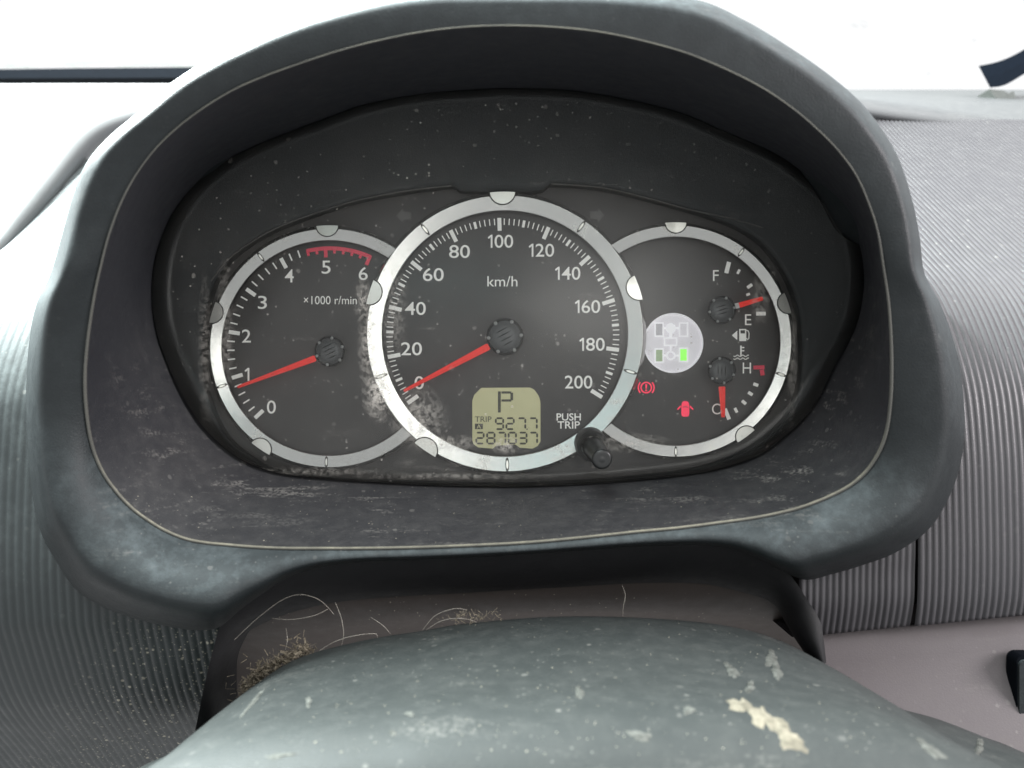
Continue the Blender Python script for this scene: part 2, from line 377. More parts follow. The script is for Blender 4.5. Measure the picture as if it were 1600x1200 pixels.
# ================================================================== WINDSCREEN, SEAL, TRIM
ws = [[P(-900 + 400 * i, py, y) for i in range(9)] for py, y in ((118, .44), (60, .47), (0, .50), (-200, .62), (-500, .85))]
t = NT('windscreen_glass'); tr = t.add('ShaderNodeBsdfTransparent'); gl = t.add('ShaderNodeBsdfDiffuse'); gl.inputs[0].default_value = (0.06, 0.065, 0.06, 1)
mx = t.add('ShaderNodeMixShader')
zz = t.add('ShaderNodeSeparateXYZ'); t.l(t.tc.outputs['Object'], zz.inputs[0])
zlow = P(0, 100, .448).z
band = t.ramp(zz.outputs['Z'], zlow - 0.002, zlow + 0.010, 1.0, 0.0)
band = t.math('MULTIPLY', band, t.ramp(zz.outputs['X'], -0.05, -0.12, 0.0, 1.0))
dd = t.math('MULTIPLY', t.ramp(t.noise(1, 3, 0.6, t.vec((25, 60, 160))), 0.50, 0.60), band)
dd2 = t.math('MULTIPLY', t.ramp(t.noise(45, 3, 0.6), 0.64, 0.74), 0.35)
t.l(t.math('MULTIPLY', t.math('MAXIMUM', dd, dd2), 0.55), mx.inputs[0]); t.l(tr.outputs[0], mx.inputs[1]); t.l(gl.outputs[0], mx.inputs[2]); t.l(mx.outputs[0], t.out.inputs[0])
o = grid('windscreen', ws, t.m); tag(o, 'bright windscreen glass behind the instrument hood', 'windscreen')
f = [(-300, 112), (120, 106.5), (420, 104), (420, 121), (120, 122), (-300, 124)]
o = plate('windscreen_seal', f, 0.415, 0.43, M['seal']); tag(o, 'black rubber strip along the windscreen base, top left', 'seal')
wt = empty('windscreen_trim', 'dark blue curved trim strip with grey clip at the far right top', 'trim', P(1560, 120, .30))
def rel(o, parent): o.matrix_parent_inverse = parent.matrix_world.inverted(); return o
bpy.context.view_layer.update()
a = catmull([(1529, 103), (1560, 96), (1590, 83), (1630, 58), (1700, 10)], 5, False); b = catmull([(1547, 137), (1570, 133), (1600, 116), (1640, 92), (1710, 50)], 5, False)
rows = [[P(x, y, .300) for x, y in a], [P(x, y, .2995) for x, y in (a + b) / 2], [P(x, y, .300) for x, y in b], [P(x, y, .32) for x, y in b], [P(x, y, .32) for x, y in a], [P(x, y, .300) for x, y in a]]
rel(grid('strip', rows, M['blue_trim'], wt, smooth=False), wt)
rel(plate('clip', [(1546, 139), (1566, 141), (1576, 146), (1584, 142), (1587, 152), (1585, 166), (1572, 163), (1556, 153)], .298, .315, M['clip'], wt), wt)

# ================================================================== INSTRUMENT HOOD
hood = empty('instrument_hood', 'black plastic hood with rounded lip around the instrument cluster', 'instrument hood')
# stations: lip x, lip y, outer x, outer y, kind  (0 free roof, 1 meets the ribbed skin, 2 arch over the steering column)
ST = [(800, 40, 800, -12, 0), (930, 49, 950, -13, 0), (1047, 75, 1085, -1, 0), (1120, 102, 1166, 33, 0), (1187, 135, 1240, 78, 0), (1238, 169, 1297, 118, 0), (1278, 203, 1345, 160, 0), (1312, 238, 1380, 205, 0),
 (1340, 278, 1406, 252, 0), (1360, 325, 1426, 315, 0), (1372, 365, 1437, 370, 0), (1380, 415, 1445, 428, 1), (1389, 480, 1472, 480, 1), (1393, 560, 1497, 560, 1), (1391, 630, 1507, 640, 1), (1382, 685, 1504, 708, 1), (1360, 728, 1486, 770, 1),
 (1330, 757, 1452, 826, 1), (1290, 778, 1400, 863, 1), (1250, 793, 1345, 884, 1), (1215, 802, 1300, 897, 1), (1185, 808, 1262, 906, 1), (1160, 812, 1232, 897, 2), (1130, 816, 1192, 876, 2), (1092, 821, 1150, 859, 2), (1050, 826, 1092, 852, 2),
 (995, 831, 1000, 854, 2), (910, 840, 910, 860, 2), (820, 848, 820, 866, 2), (720, 853, 735, 871, 2), (625, 856, 645, 875, 2), (550, 857, 565, 878, 2), (495, 857, 498, 887, 2), (455, 857, 446, 905, 2), (420, 856, 400, 935, 2),
 (385, 854, 372, 956, 2), (350, 851, 346, 978, 2), (320, 848, 318, 985, 1), (290, 842, 275, 981, 1), (258, 829, 220, 969, 1), (230, 812, 163, 949, 1), (205, 793, 118, 920, 1), (180, 766, 86, 874, 1), (158, 733, 62, 826, 1),
 (143, 692, 48, 755, 1), (135, 640, 41, 670, 1), (133, 585, 41, 600, 1), (138, 525, 46, 530, 1), (148, 460, 57, 475, 1), (159, 410, 78, 430, 1), (171, 365, 96, 369, 0), (190, 315, 113, 308, 0), (216, 268, 134, 256, 0), (252, 223, 166, 217, 0), (302, 180, 212, 178, 0),
 (370, 138, 275, 124, 0), (455, 104, 360, 74, 0), (560, 71, 475, 26, 0), (680, 47, 630, -9, 0)]
def ylip(py): return -0.055 - 0.040 * max(0.0, min(1.0, (857 - py) / 817)) ** 0.9
SS = []
for lx, ly, ox, oy, k in ST:
    yl = ylip(ly)
    yo = yl + 0.017 if k == 0 else (dash_y(oy) - 0.0015 if k == 1 else yl + 0.009)
    SS.append((lx, ly, ox, oy, yl, yo, 2.9 if k == 0 else 2.8))
# soften the depth jumps between kinds
A = np.array(SS)
for _ in range(2):
    for q in (5, 6): A[:, q] = 0.5 * A[:, q] + 0.25 * np.roll(A[:, q], 1) + 0.25 * np.roll(A[:, q], -1)
HS = catmull(A, 8)
LENS = [(800, 141), (887, 144), (975, 157), (1060, 178), (1127, 206), (1208, 241), (1264, 280), (1306, 318), (1330, 353), (1344, 395), (1348, 440), (1343, 480), (1334, 512), (1318, 545), (1300, 575), (1276, 622), (1250, 656), (1218, 685), (1180, 711), (1110, 733), (1020, 745), (920, 753), (800, 757), (680, 755), (560, 749), (470, 742), (425, 734), (385, 719), (351, 696), (319, 664), (297, 632), (278, 597), (260, 555), (248, 520), (241, 475), (242, 425), (252, 380), (272, 335), (305, 292), (350, 256), (400, 230), (455, 208), (520, 184), (572, 166), (660, 150), (730, 144)]
LENSC = catmull(LENS, 6); CX, CY = 795, 470
def radial(contour):
    a = np.arctan2(contour[:, 1] - CY, contour[:, 0] - CX); r = np.hypot(contour[:, 0] - CX, contour[:, 1] - CY); i = np.argsort(a)
    a, r = a[i], r[i]; a = np.concatenate((a - 2 * math.pi, a, a + 2 * math.pi)); r = np.concatenate((r, r, r))
    return lambda ang: np.interp(ang, a, r)
RL = radial(LENSC)
YL = -0.014
rows_in = []
LP = []
for lx, ly, *_ in HS:
    a = math.atan2(ly - CY, lx - CX); r = float(RL(a)); LP.append((CX + r * math.cos(a), CY + r * math.sin(a)))
for t_ in np.linspace(0, 1, 9):
    row = []
    for (lx, ly, ox, oy, yl, yo, pw), (qx, qy) in zip(HS, LP):
        a = P(qx, qy, YL + 0.004); b = P(lx, ly, yl)
        v = a.lerp(b, t_); c = (a + b) / 2
        bow = math.sin(math.pi * t_) * 0.0006
        out = Vector((v.x, 0, v.z - 0.02)).normalized()
        row.append(v + out * bow)
    rows_in.append(row)
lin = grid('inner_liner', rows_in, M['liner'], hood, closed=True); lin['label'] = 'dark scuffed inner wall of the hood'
rows_out = []
for t_ in (0, .02, .06, .12, .2, .3, .4, .5, .6, .68, .75, .81, .86, .90, .935, .962, .982, .995, 1.0):
    row = []
    for (lx, ly, ox, oy, yl, yo, pw) in HS:
        ln_ = math.hypot(ox - lx, oy - ly); down = max(0.0, (oy - ly) / ln_)
        B = (0.04 + 0.10 * (1 - abs(oy - ly) / ln_) + 0.62 * down) * ln_ * S * 0.8 * 0.72
        tc = 0.72; crest = yl - B
        if t_ < tc: y = yl - B * math.sin(math.pi / 2 * (t_ / tc) ** 0.9)
        else:
            q = (t_ - tc) / (1 - tc); y = crest + (yo - crest) * (1 - (1 - q ** (pw - 0.8)) ** 0.5)
        row.append(P(lx + (ox - lx) * t_, ly + (oy - ly) * t_, y))
    rows_out.append(row)
last = rows_out[-1]
rows_out.append([v + Vector((-v.x * 0.004, 0.006, -v.z * 0.004)) for v in last])
rows_out.append([Vector((v.x * 0.985, v.y + 0.15 if v.z > -0.03 else v.y + 0.03, v.z * 0.985)) for v in last])
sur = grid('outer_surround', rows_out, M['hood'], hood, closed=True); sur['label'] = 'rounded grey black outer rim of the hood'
bead = [P(lx, ly, yl - 0.0006) for lx, ly, ox, oy, yl, yo, pw in HS]
pyv = HS[:, 1]
bd = tube('trim_bead', bead, lambda i: 0.00022 + 0.00034 * min(1, max(0, (HS[i][1] - 250) / 350)), M['bead'], hood, 6, closed=True); bd['label'] = 'thin dusty pale bead along the lip of the hood'

CUT = radial(np.stack((HS[:, 0] * .45 + HS[:, 2] * .55, HS[:, 1] * .45 + HS[:, 3] * .55), 1))
clip_faces(RIB_LEFT, lambda x, y, c: y > 970 and x > np.interp(y, [976, 1015, 1073, 1112, 1185], [352, 339, 325, 317, 302]))
clip_faces(RIB_LEFT, lambda x, y, c: math.hypot(x - CX, y - CY) < float(CUT(math.atan2(y - CY, x - CX))))
# dark arch wall over the steering column
AO = [(296, 1185, -.026), (311, 1112, -.030), (319, 1073, -.034), (333, 1015, -.038), (346, 976, -.042), (372, 951, -.044), (400, 931, -.0455), (446, 901, -.0465), (498, 883, -.047), (565, 874, -.047), (645, 871, -.047), (735, 867, -.047), (820, 862, -.047), (910, 856, -.047), (1000, 850, -.047), (1092, 848, -.047), (1150, 855, -.047), (1192, 872, -.046), (1232, 896, -.044), (1262, 938, -.042), (1281, 970, -.043), (1287, 1000, -.044), (1291, 1035, -.044)]
AI = [(352, 1190, -.012), (362, 1110, -.014), (361, 1075, -.016), (363, 1031, -.020), (381, 992, -.026), (394, 983, -.027), (409, 975, -.028), (446, 960, -.029), (490, 948, -.030), (540, 939, -.030), (625, 932, -.030), (735, 926, -.030), (820, 921, -.030), (910, 916, -.030), (1000, 911, -.030), (1092, 912, -.030), (1135, 919, -.030), (1170, 928, -.030), (1200, 938, -.030), (1224, 957, -.032), (1240, 985, -.037), (1257, 1012, -.040), (1280, 1045, -.041)]
ao, ai = catmull(AO, 6, False), catmull(AI, 6, False)
rows = []
for t_ in (0, .08, .2, .4, .6, .8, 1.0):
    bul = 0.003 * math.sin(math.pi * t_)
    rows.append([P(*(p[:2] * (1 - t_) + q[:2] * t_), (p[2] * (1 - t_) + q[2] * t_) - bul) for p, q in zip(ao, ai)])
rows.append([v + Vector((0, 0.006, -0.0005)) for v in rows[-1]])
aw = grid('column_arch', rows, M['black'], hood); aw['label'] = 'black curved arch over the steering column'

# ================================================================== STEERING COLUMN COVER
KC = [(60, 1330), (140, 1255), (217, 1200), (300, 1164), (332, 1138), (362, 1109), (397, 1073), (436, 1044), (475, 1025), (527, 1010), (592, 996), (657, 986), (722, 975), (820, 966), (897, 963), (995, 965), (1092, 972), (1157, 982), (1206, 996), (1255, 1018), (1320, 1057), (1380, 1098), (1467, 1124), (1534, 1150), (1590, 1172), (1680, 1225), (1760, 1300)]
kc = catmull(KC, 6, False); YB = -0.046; rows = []
base = [P(x, y, YB) for x, y in kc]
zc = -0.366 * S * 1000 * (D + YB) / D
for y, dz, sx in ((-0.020, -0.012, 0.97), (-0.040, -0.0035, 0.985), (-0.044, -0.0008, 0.995), (-0.046, 0, 1.0), (-0.050, 0.0004, 1.003), (-0.06, 0.0010, 1.01), (-0.075, 0.0014, 1.02), (-0.09, 0.0014, 1.03), (-0.10, 0.0014, 1.035), (-0.108, 0.0018, 1.04), (-0.114, 0.0026, 1.043), (-0.120, 0.0030, 1.046), (-0.126, 0.0026, 1.048), (-0.132, 0.0010, 1.05), (-0.137, -0.002, 1.05), (-0.141, -0.007, 1.05), (-0.143, -0.014, 1.05), (-0.145, -0.05, 1.05)):
    # sideways the crown flattens slightly as it comes to the driver
    rows.append([Vector((v.x * sx, y, zc + (v.z - zc) * (1.0 if y > -0.05 else 1 - 0.25 * min(1, (-y - 0.05) / 0.09)) + dz)) for v in base])
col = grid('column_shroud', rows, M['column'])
tag(col, 'grey dusty steering column cover with pale paint marks in the foreground', 'column cover')
bpy.context.view_layer.update()

def caster(o):
    dg = bpy.context.evaluated_depsgraph_get(); return BVHTree.FromObject(o, dg)
EYE = Vector((0, -D, 0))
def hit(bvh, px, py):
    loc, nor, i, d = bvh.ray_cast(EYE, (P(px, py, 0) - EYE).normalized())
    if loc is not None and nor.dot(EYE - loc) < 0: nor = -nor
    return loc, nor
bcol = caster(col)
def splash(cx, cy, rx, ry, ang, name='paint_splash', parent=None, mat=None, bvh=None, n=26, rag=0.28, lift=0.00025):
    ca, sa = math.cos(R(ang)), math.sin(R(ang)); pts = []
    ph = [random.uniform(0, 6.28) for _ in range(4)]
    for k in range(n):
        a = 2 * math.pi * k / n
        f = 1 + rag * (0.5 * math.sin(2 * a + ph[0]) + 0.4 * math.sin(3 * a + ph[1]) + 0.35 * math.sin(5 * a + ph[2]) + 0.3 * math.sin(9 * a + ph[3]))
        u, v = rx * f * math.cos(a), ry * f * math.sin(a)
        pts.append((cx + u * ca - v * sa, cy + u * sa + v * ca))
    V = []; ok = True
    for (x, y), q in [((cx, cy), 0)] + [(p, 1) for p in [(cx + (x - cx) * .55, cy + (y - cy) * .55) for x, y in pts]] + [(p, 2) for p in pts]:
        loc, nor = hit(bvh, x, y)
        if loc is None: return None
        V.append(loc + nor * (lift * (1.6, 1.3, 0.2)[q]))
    F = [(0, 1 + k, 1 + (k + 1) % n) for k in range(n)] + [(1 + k, 1 + n + k, 1 + n + (k + 1) % n, 1 + (k + 1) % n) for k in range(n)]
    return mesh(name, V, F, mat or M['splash'], parent)
for a in ((1165, 1106, 26, 11, 25), (1195, 1125, 24, 13, 45), (1232, 1152, 30, 15, 35), (1205, 1030, 9, 13, -20), (1213, 1046, 8, 16, -25), (1143, 1048, 7, 14, -30), (905, 1082, 6, 11, 0), (1000, 1150, 16, 9, 10), (1172, 1074, 7, 9, 0), (482, 1097, 5, 8, 0), (438, 1181, 22, 4, -5), (1455, 1172, 22, 8, 35), (1530, 1168, 7, 14, 10), (395, 1098, 26, 3.2, -48), (640, 1116, 7, 4, 0), (614, 1146, 6, 4, 0), (1076, 1110, 9, 7, 30)):
    big = a[0] in (1165, 1195, 1232)
    splash(*a, parent=col, bvh=bcol, name='paint_splash' if big else 'dust_smudge', mat=M['splash' if big else 'smudge'], rag=0.5 if big else 0.4)

# ================================================================== INSTRUMENT CLUSTER
clu = empty('instrument_cluster', 'instrument cluster of three overlapping round gauges under a dusty clear lens', 'instrument cluster')
E = 0.00012
# back plate and mask
OPEN = [(705, 291), (650, 297), (607, 304), (560, 313), (520, 325), (470, 342), (425, 360), (384, 384), (352, 412), (331, 450), (319, 500), (315, 550), (319, 600), (332, 645), (354, 684), (388, 714), (430, 736), (500, 747), (620, 752), (720, 755), (800, 756), (900, 752), (1000, 744), (1080, 734), (1150, 712), (1205, 678), (1240, 635), (1253, 580), (1253, 520), (1246, 475), (1231, 435), (1210, 402), (1184, 374), (1140, 349), (1080, 329), (1010, 310), (940, 294), (861, 288), (850, 296), (820, 299), (780, 299), (740, 299), (718, 297)]
oc = np.array(OPEN, float)
RO = radial(catmull(OPEN, 5)); ROS = radial(catmull([p for p in OPEN if not (706 < p[0] < 860 and p[1] < 400)] + [(783, 284)], 5))
angs = np.linspace(-math.pi, math.pi, 361)[:-1]
bp = [P(CX + (float(RL(a)) + 4) * math.cos(a), CY + (float(RL(a)) + 4) * math.sin(a), 0.0022) for a in angs]
plate_o = mesh('back_plate', [P(CX, CY, 0.0022)] + bp, [(0, i + 1, (i + 1) % len(bp) + 1) for i in range(len(bp))], M['dial'], clu, smooth=False)
rows = []
for t_ in np.linspace(0, 1, 14):
    row = []
    for a in angs:
        bl = max(0.0, (t_ - 0.45) / 0.55) ** 2; r0, r1 = float(RL(a)) + 3, float(RO(a)) * bl + float(ROS(a)) * (1 - bl)
        y = (YL + 0.003) * (1 - t_) ** 1.6 - 0.003
        r = r0 + (r1 - r0) * t_
        row.append(P(CX + r * math.cos(a), CY + r * math.sin(a), y))
    rows.append(row)
rows.append([v * 1.0 + Vector((v.x * -0.001, 0.0008, 0)) for v in rows[-1]])
rows.append([v + Vector((0, 0.004, 0)) for v in rows[-1]])
mk = grid('dial_mask', rows, M['mask'], clu, closed=True); mk['label'] = 'dark mask framing the three gauges'
# pale edge lines of the mask, left and right of the centre dial
for pts in ([(330, 440), (355, 408), (400, 375), (450, 350), (520, 325.5), (560, 314), (607, 304.5), (650, 297.5), (705, 291.5)], [(861, 288.5), (940, 294.5), (1010, 310.5), (1080, 329.5), (1140, 342), (1197, 359), (1250, 385), (1287, 415)]):
    c = catmull([(x, y - 1) for x, y in pts], 6, False)
    o = tube('mask_edge', [P(x, y, -0.0034 if i else -0.003) for i, (x, y) in enumerate(c)], 0.0003, M['print_dim'], clu, 5)

def ringpt(c, r, ang, y):      # r in photo pixels as seen at depth y
    return P(c[0] + r * math.cos(R(ang)), c[1] - r * math.sin(R(ang)), y)
def disc(name, c, r, y, mat, parent, n=96, back=None):
    f = [ringpt(c, r, 360 * k / n, y) for k in range(n)]
    if back is None: return mesh(name, f, [tuple(range(n))], mat, parent, smooth=False)
    b = [Vector((v.x, back, v.z)) for v in f]
    return mesh(name, f + b, [tuple(range(n))] + [(k, (k + 1) % n, n + (k + 1) % n, n + k) for k in range(n)], mat, parent, smooth=False)
def lathe(name, c, prof, mat, parent, n=128, mats=None, idxf=None, closed_prof=False):
    rows = [[ringpt(c, r, 360 * k / n, y) for k in range(n)] for r, y in prof]
    return grid(name, rows, mat, parent, closed=True, mats=mats, idxf=idxf)
def poly(name, pts, y, mat, parent, th=0.0):
    if th: return plate(name, pts, y, y + th, mat, parent)
    return mesh(name, [P(x, yy, y) for x, yy in pts], [tuple(range(len(pts)))], mat, parent, smooth=False)

tick_cache = {}
def tick(c, ang, r0, r1, wd, mat, parent, key, name='tick_mark'):
    """printed bar: mesh shared by alike ticks, placed by rotation about the dial centre"""
    if key not in tick_cache:
        me = bpy.data.meshes.new(name)
        h = wd / 2 * S
        v = [(r0 * S, 0, -h), (r1 * S, 0, -h), (r1 * S, 0, h), (r0 * S, 0, h)]
        v2 = [(a, E * 0.8, b) for a, _, b in v]
        me.from_pydata(v + v2, [], [(0, 1, 2, 3), (0, 4, 5, 1), (1, 5, 6, 2), (2, 6, 7, 3), (3, 7, 4, 0)]); me.materials.append(mat); tick_cache[key] = me
    o = link(name, tick_cache[key], parent); o.location = P(c[0], c[1], 0) + Vector((0, -E, 0)); o.rotation_euler = (0, -R(ang), 0); return o

def glyphs(body, bold):
    cu = bpy.data.curves.new('glyph', 'FONT'); cu.body = body; cu.size = 1.0; cu.align_x = 'LEFT'; cu.offset = bold; cu.resolution_u = 5
    o = bpy.data.objects.new('glyph', cu); COL.objects.link(o); bpy.context.view_layer.update()
    me = bpy.data.meshes.new_from_object(o.evaluated_get(bpy.context.evaluated_depsgraph_get()))
    bpy.data.objects.remove(o); bpy.data.curves.remove(cu)
    co = np.array([v.co[:2] for v in me.vertices]); F = [tuple(p.vertices) for p in me.polygons]; bpy.data.meshes.remove(me)
    lo, hi = co.min(0), co.max(0)
    return (co - lo) / (hi - lo), F, hi - lo
def text(name, body, cx, cy, cap, mat, parent, width=None, y=-E, bold=0.0, label=None):
    """lettering as flat print, cap high (and width wide) photo pixels; a leading 1 gets a flagged stem"""
    V, F = [], []; x0 = cx - width / 2; w1 = 0.0
    if body[0] == '1' and len(body) < 4:
        s1 = cap / 20.5
        for x, yy in ((0, 4.2), (4.9, 0), (7.4, 0), (7.4, 20.5), (4.6, 20.5), (4.6, 3.9), (1.3, 6.6)): V.append(P(x0 + x * s1, cy - cap / 2 + yy * s1, y))
        F += [(0, 1, 5, 6), (1, 2, 3, 4, 5)]; w1 = 10.6 * s1; body = body[1:]
    if body:
        co, f2, sz = glyphs(body, bold); k = len(V)
        V += [P(x0 + w1 + a * (width - w1), cy + cap / 2 - b * cap, y) for a, b in co]; F += [tuple(i + k for i in f) for f in f2]
    o = mesh(name, V, F, mat, parent, smooth=False)
    if label: o['label'] = label
    return o

# bezel: cross-section slopes outwards, then a chamfer
def bezel(c, Ro, Ri, parent, rot, tabs, marks, clip=None, rise=0.0009):
    k = Ro / 221
    yb = lambda r: -0.0040 - (r - Ri) / (Ro - 6 * k - Ri) * rise
    prof = [(Ri + 1.5, 0.0), (Ri + 0.6, -0.002), (Ri, -0.0034), (Ri + 0.8, -0.0039), (Ri + 1.6, yb(Ri + 1.6)), (Ri + 2.2, yb(Ri + 2.2)), (Ri + 4, yb(Ri + 4)), ((Ri + Ro) / 2, yb((Ri + Ro) / 2)), (Ro - 7.5 * k, yb(Ro - 7.5 * k)), (Ro - 6 * k, yb(Ro - 6 * k)), (Ro - 5.4 * k, yb(Ro - 5.4 * k)), (Ro - 4.8 * k, yb(Ro - 5.4 * k) + 0.0002), (Ro - 0.8 * k, -0.0030), (Ro, -0.0012), (Ro, 0.002)]
    b = lathe('bezel_ring', c, prof, None, parent, n=360, mats=[M['metal'], M['groove']], idxf=lambda i, j: 1 if i < 3 else 0)  # inner wall rows coloured dark to stand for their shadow
    b['label'] = 'satin metal ring around the dial'
    if clip: clip_faces(b, lambda x, y, c_: math.hypot(x - clip[0], y - clip[1]) < clip[2])
    ysurf = lambda r: yb(min(r, Ro - 5 * k)) if r < Ro - 5 * k else float(np.interp(r, [Ro - 5 * k, Ro - .8 * k, Ro], [yb(Ro - 5 * k), -0.0030, -0.0012]))
    for a in tabs:
        cc = (c[0] + (Ro + 1) * math.cos(R(a)), c[1] - (Ro + 1) * math.sin(R(a)))
        def outline(rad):
            pts = []
            for q in range(25):
                th = R(a + 90 + 180 * q / 24 * 1.0); pts.append((cc[0] + rad * math.cos(th), cc[1] - rad * math.sin(th)))
            out = []
            for x, y in pts:
                d = math.hypot(x - c[0], y - c[1]); f = min(1, (Ro + 0.6) / d); out.append((c[0] + (x - c[0]) * f, c[1] + (y - c[1]) * f))
            for q in range(1, 8):   # close along the rim
                p0, p1 = out[24], out[0]
                x, y = p0[0] + (p1[0] - p0[0]) * q / 8, p0[1] + (p1[1] - p0[1]) * q / 8
                d = math.hypot(x - c[0], y - c[1]); f = (Ro + 0.6) / d; out.append((c[0] + (x - c[0]) * f, c[1] + (y - c[1]) * f))
            return out
        o1, o2 = outline(19.5 * k), outline(21.5 * k); n = len(o1); yt = -0.0053
        top = [P(x, y, yt) for x, y in o1]; gro = [P(x, y, min(ysurf(math.hypot(x - c[0], y - c[1])), -0.001) - 0.00025) for x, y in o2]
        gi = [P(x, y, min(ysurf(math.hypot(x - c[0], y - c[1])), -0.001) - 0.0003) for x, y in o1]
        V = top + gi + gro; F = [tuple(range(n))]; I = [0]
        for q in range(n):
            q2 = (q + 1) % n; F.append((q, q2, n + q2, n + q)); I.append(0)
            if q < 24: F.append((n + q, n + q2, 2 * n + q2, 2 * n + q)); I.append(1)
        mesh('bezel_tab', V, F, None, parent, False, [M['tab'], M['groove']], I)
    for a in marks:
        rm = (Ri + Ro) / 2 - 1; L = (Ro - Ri) * 0.37; W = 2.9 * k
        pts = []; n = 20
        for sc in (1.0, 0.62):
            for q in range(n):
                th = 2 * math.pi * q / n; u = rm + L * sc * math.cos(th); v = W * sc * (math.sin(th))
                x = c[0] + u * math.cos(R(a)) - v * math.sin(R(a)); y = c[1] - (u * math.sin(R(a)) + v * math.cos(R(a)))
                pts.append(P(x, y, ysurf(u) - (0.00012 if sc == 1 else 0.00035)))
        F = [(q, (q + 1) % n, n + (q + 1) % n, n + q) for q in range(n)] + [tuple(range(n, 2 * n))]
        mesh('bezel_mark', pts, F, None, parent, False, [M['groove'], M['tab']], [0] * n + [1])

def needle_hub(c, r, parent, y=-0.008, rot=0, studs=6, name='needle_hub'):
    prof = [(r * 0.995, -0.001), (r, y + 0.0022), (r * 0.97, y + 0.0010), (r * 0.90, y + 0.0003), (r * 0.86, y + 0.0006), (r * 0.82, y), (r * 0.4, y - 0.0004), (0.3, y - 0.0005)]
    h = lathe(name, c, prof, None, parent, n=48, mats=[M['slot'], M['hub']], idxf=lambda i, j: 0 if i < 4 else 1)
    h['label'] = 'domed black needle cap'
    return h
def studs(c, r, y, parent, rot, n=6):
    for k in range(n):
        p = ringpt(c, r * 0.88, rot + 360 * k / n, y)
        key = ('stud', round(r))
        if key not in tick_cache:
            bm = bmesh.new(); bmesh.ops.create_uvsphere(bm, u_segments=8, v_segments=5, radius=r * 0.10 * S); me = bpy.data.meshes.new('hub_stud'); bm.to_mesh(me); bm.free(); me.materials.append(M['stud']); tick_cache[key] = me
        o = link('hub_stud', tick_cache[key], parent); o.location = p
def hub_lines(c, r, y, parent, ang, n=3):
    for k in range(n):
        off = (k - (n - 1) / 2) * r * 0.26; L = r * (0.48 - 0.06 * abs(k - 1))
        d = (math.cos(R(ang)), -math.sin(R(ang))); q = (-d[1], d[0])
        pts = [(c[0] + d[0] * u * L + q[0] * (off + v), c[1] + d[1] * u * L + q[1] * (off + v)) for u, v in ((-1, 0), (-.3, -.9), (.5, -.9), (1, 0), (.3, .7), (-.5, .7))]
        poly('hub_groove', pts, y - 0.0008, M['slot'], parent)
def needle(c, base, tip, wb, wt, parent, y=-0.0062, mat=None, name='needle'):
    (x0, y0), (x1, y1) = base, tip; L = math.hypot(x1 - x0, y1 - y0); d = ((x1 - x0) / L, (y1 - y0) / L); q = (-d[1], d[0])
    rows = []
    for t_ in (0, 0.02, .35, .7, .97, 1.0):
        wv = (wb + (wt - wb) * t_) / 2 * (0.8 if t_ in (0, 1.0) else 1)
        x, yy = x0 + (x1 - x0) * t_, y0 + (y1 - y0) * t_
        rows.append([P(x + q[0] * wv * u, yy + q[1] * wv * u, y + dy) for u, dy in ((-1, 0.0012), (-1, 0.0), (0, -0.0007), (1, 0.0), (1, 0.0012))])
    return grid(name, rows, mat or M['needle'], parent, smooth=False)

# ---------------- speedometer
C1 = (789, 521)
sp = disc('speedometer', C1, 193, 0.0, M['dial'], clu, 128); sp['label'] = 'large centre speedometer dial reading zero to two hundred'
bezel(C1, 221, 191, sp, 1, [91, 163, 235.5, 307, 19], [127.5, 199, 271, 343, 54.5])
CT = (785.7, 523.5); a0 = 215.6
for k in range(101):
    ang = a0 - k * 2.477
    if k % 10 == 0: tick(CT, ang, 163, 183, 6.2, M['print'], sp, 'sM')
    elif k % 5 == 0: tick(CT, ang, 171, 182, 4.2, M['print'], sp, 'sm')
    else: tick(CT, ang, 172, 182, 1.6, M['print'], sp, 'ss')
for s_, x, y in (('0', 655, 598), ('20', 643, 545), ('40', 649, 482), ('60', 677, 429), ('80', 718, 393), ('100', 782, 377), ('120', 846, 391), ('140', 887, 427), ('160', 918, 479), ('180', 925, 538), ('200', 904, 597)):
    text('numeral', s_, x, y, 20.5, M['print'], sp, bold=0.006, width={1: 14, 2: 31, 3: 41}[len(s_)] * (0.97 if s_[0] == '1' else 1.05))
text('unit_lettering', 'km/h', 785, 439.5, 16.5, M['print'], sp, width=47)
text('lettering', 'PUSH', 888.6, 651.5, 11.5, M['print'], sp, width=38, bold=0.012)
text('lettering', 'TRIP', 888.6, 664, 11.5, M['print'], sp, width=35, bold=0.012)
n1 = needle(C1, (764, 541), (631, 611), 11, 5, sp); n1['label'] = 'red speedometer needle resting at zero'
h1 = needle_hub((789, 526), 29, sp, y=-0.0085); studs((789, 526), 29, -0.0087, sp, 5); hub_lines((789, 526), 29, -0.0085, sp, 27, 4)

# ---------------- tachometer
C2 = (515.5, 544)
ta = disc('tachometer', C2, 169, 0.0006, M['dial'], clu, 128); ta['label'] = 'left tachometer dial with red zone'
bezel((514.5, 543.7), 191, 167, ta, 1, [91, 163, 235.7], [127, 199.5, 268.5], clip=(789, 521, 216), rise=0.0011)
for k in range(31):
    ang = 223 - k * 5.22
    if k >= 23:
        if k % 5 == 0: tick(C2, ang, 142, 158, 5.5, M['print_red'], ta, 'rM')
        else: tick(C2, ang, 148, 157, 4.0, M['print_red'], ta, 'rs')
    elif k % 5 == 0: tick(C2, ang, 142.5, 160, 6.0, M['print'], ta, 'tM')
    else: tick(C2, ang, 149, 160.5, 2.2, M['print'], ta, 'ts')
rows = [[ringpt(C2, r, 103.4 - q * (37.4 / 30), -E * 1.3) for q in range(31)] for r in (153, 159)]
o = grid('red_zone_band', rows, M['print_red'], ta, smooth=False); o['label'] = 'red zone band from four and a half to six'
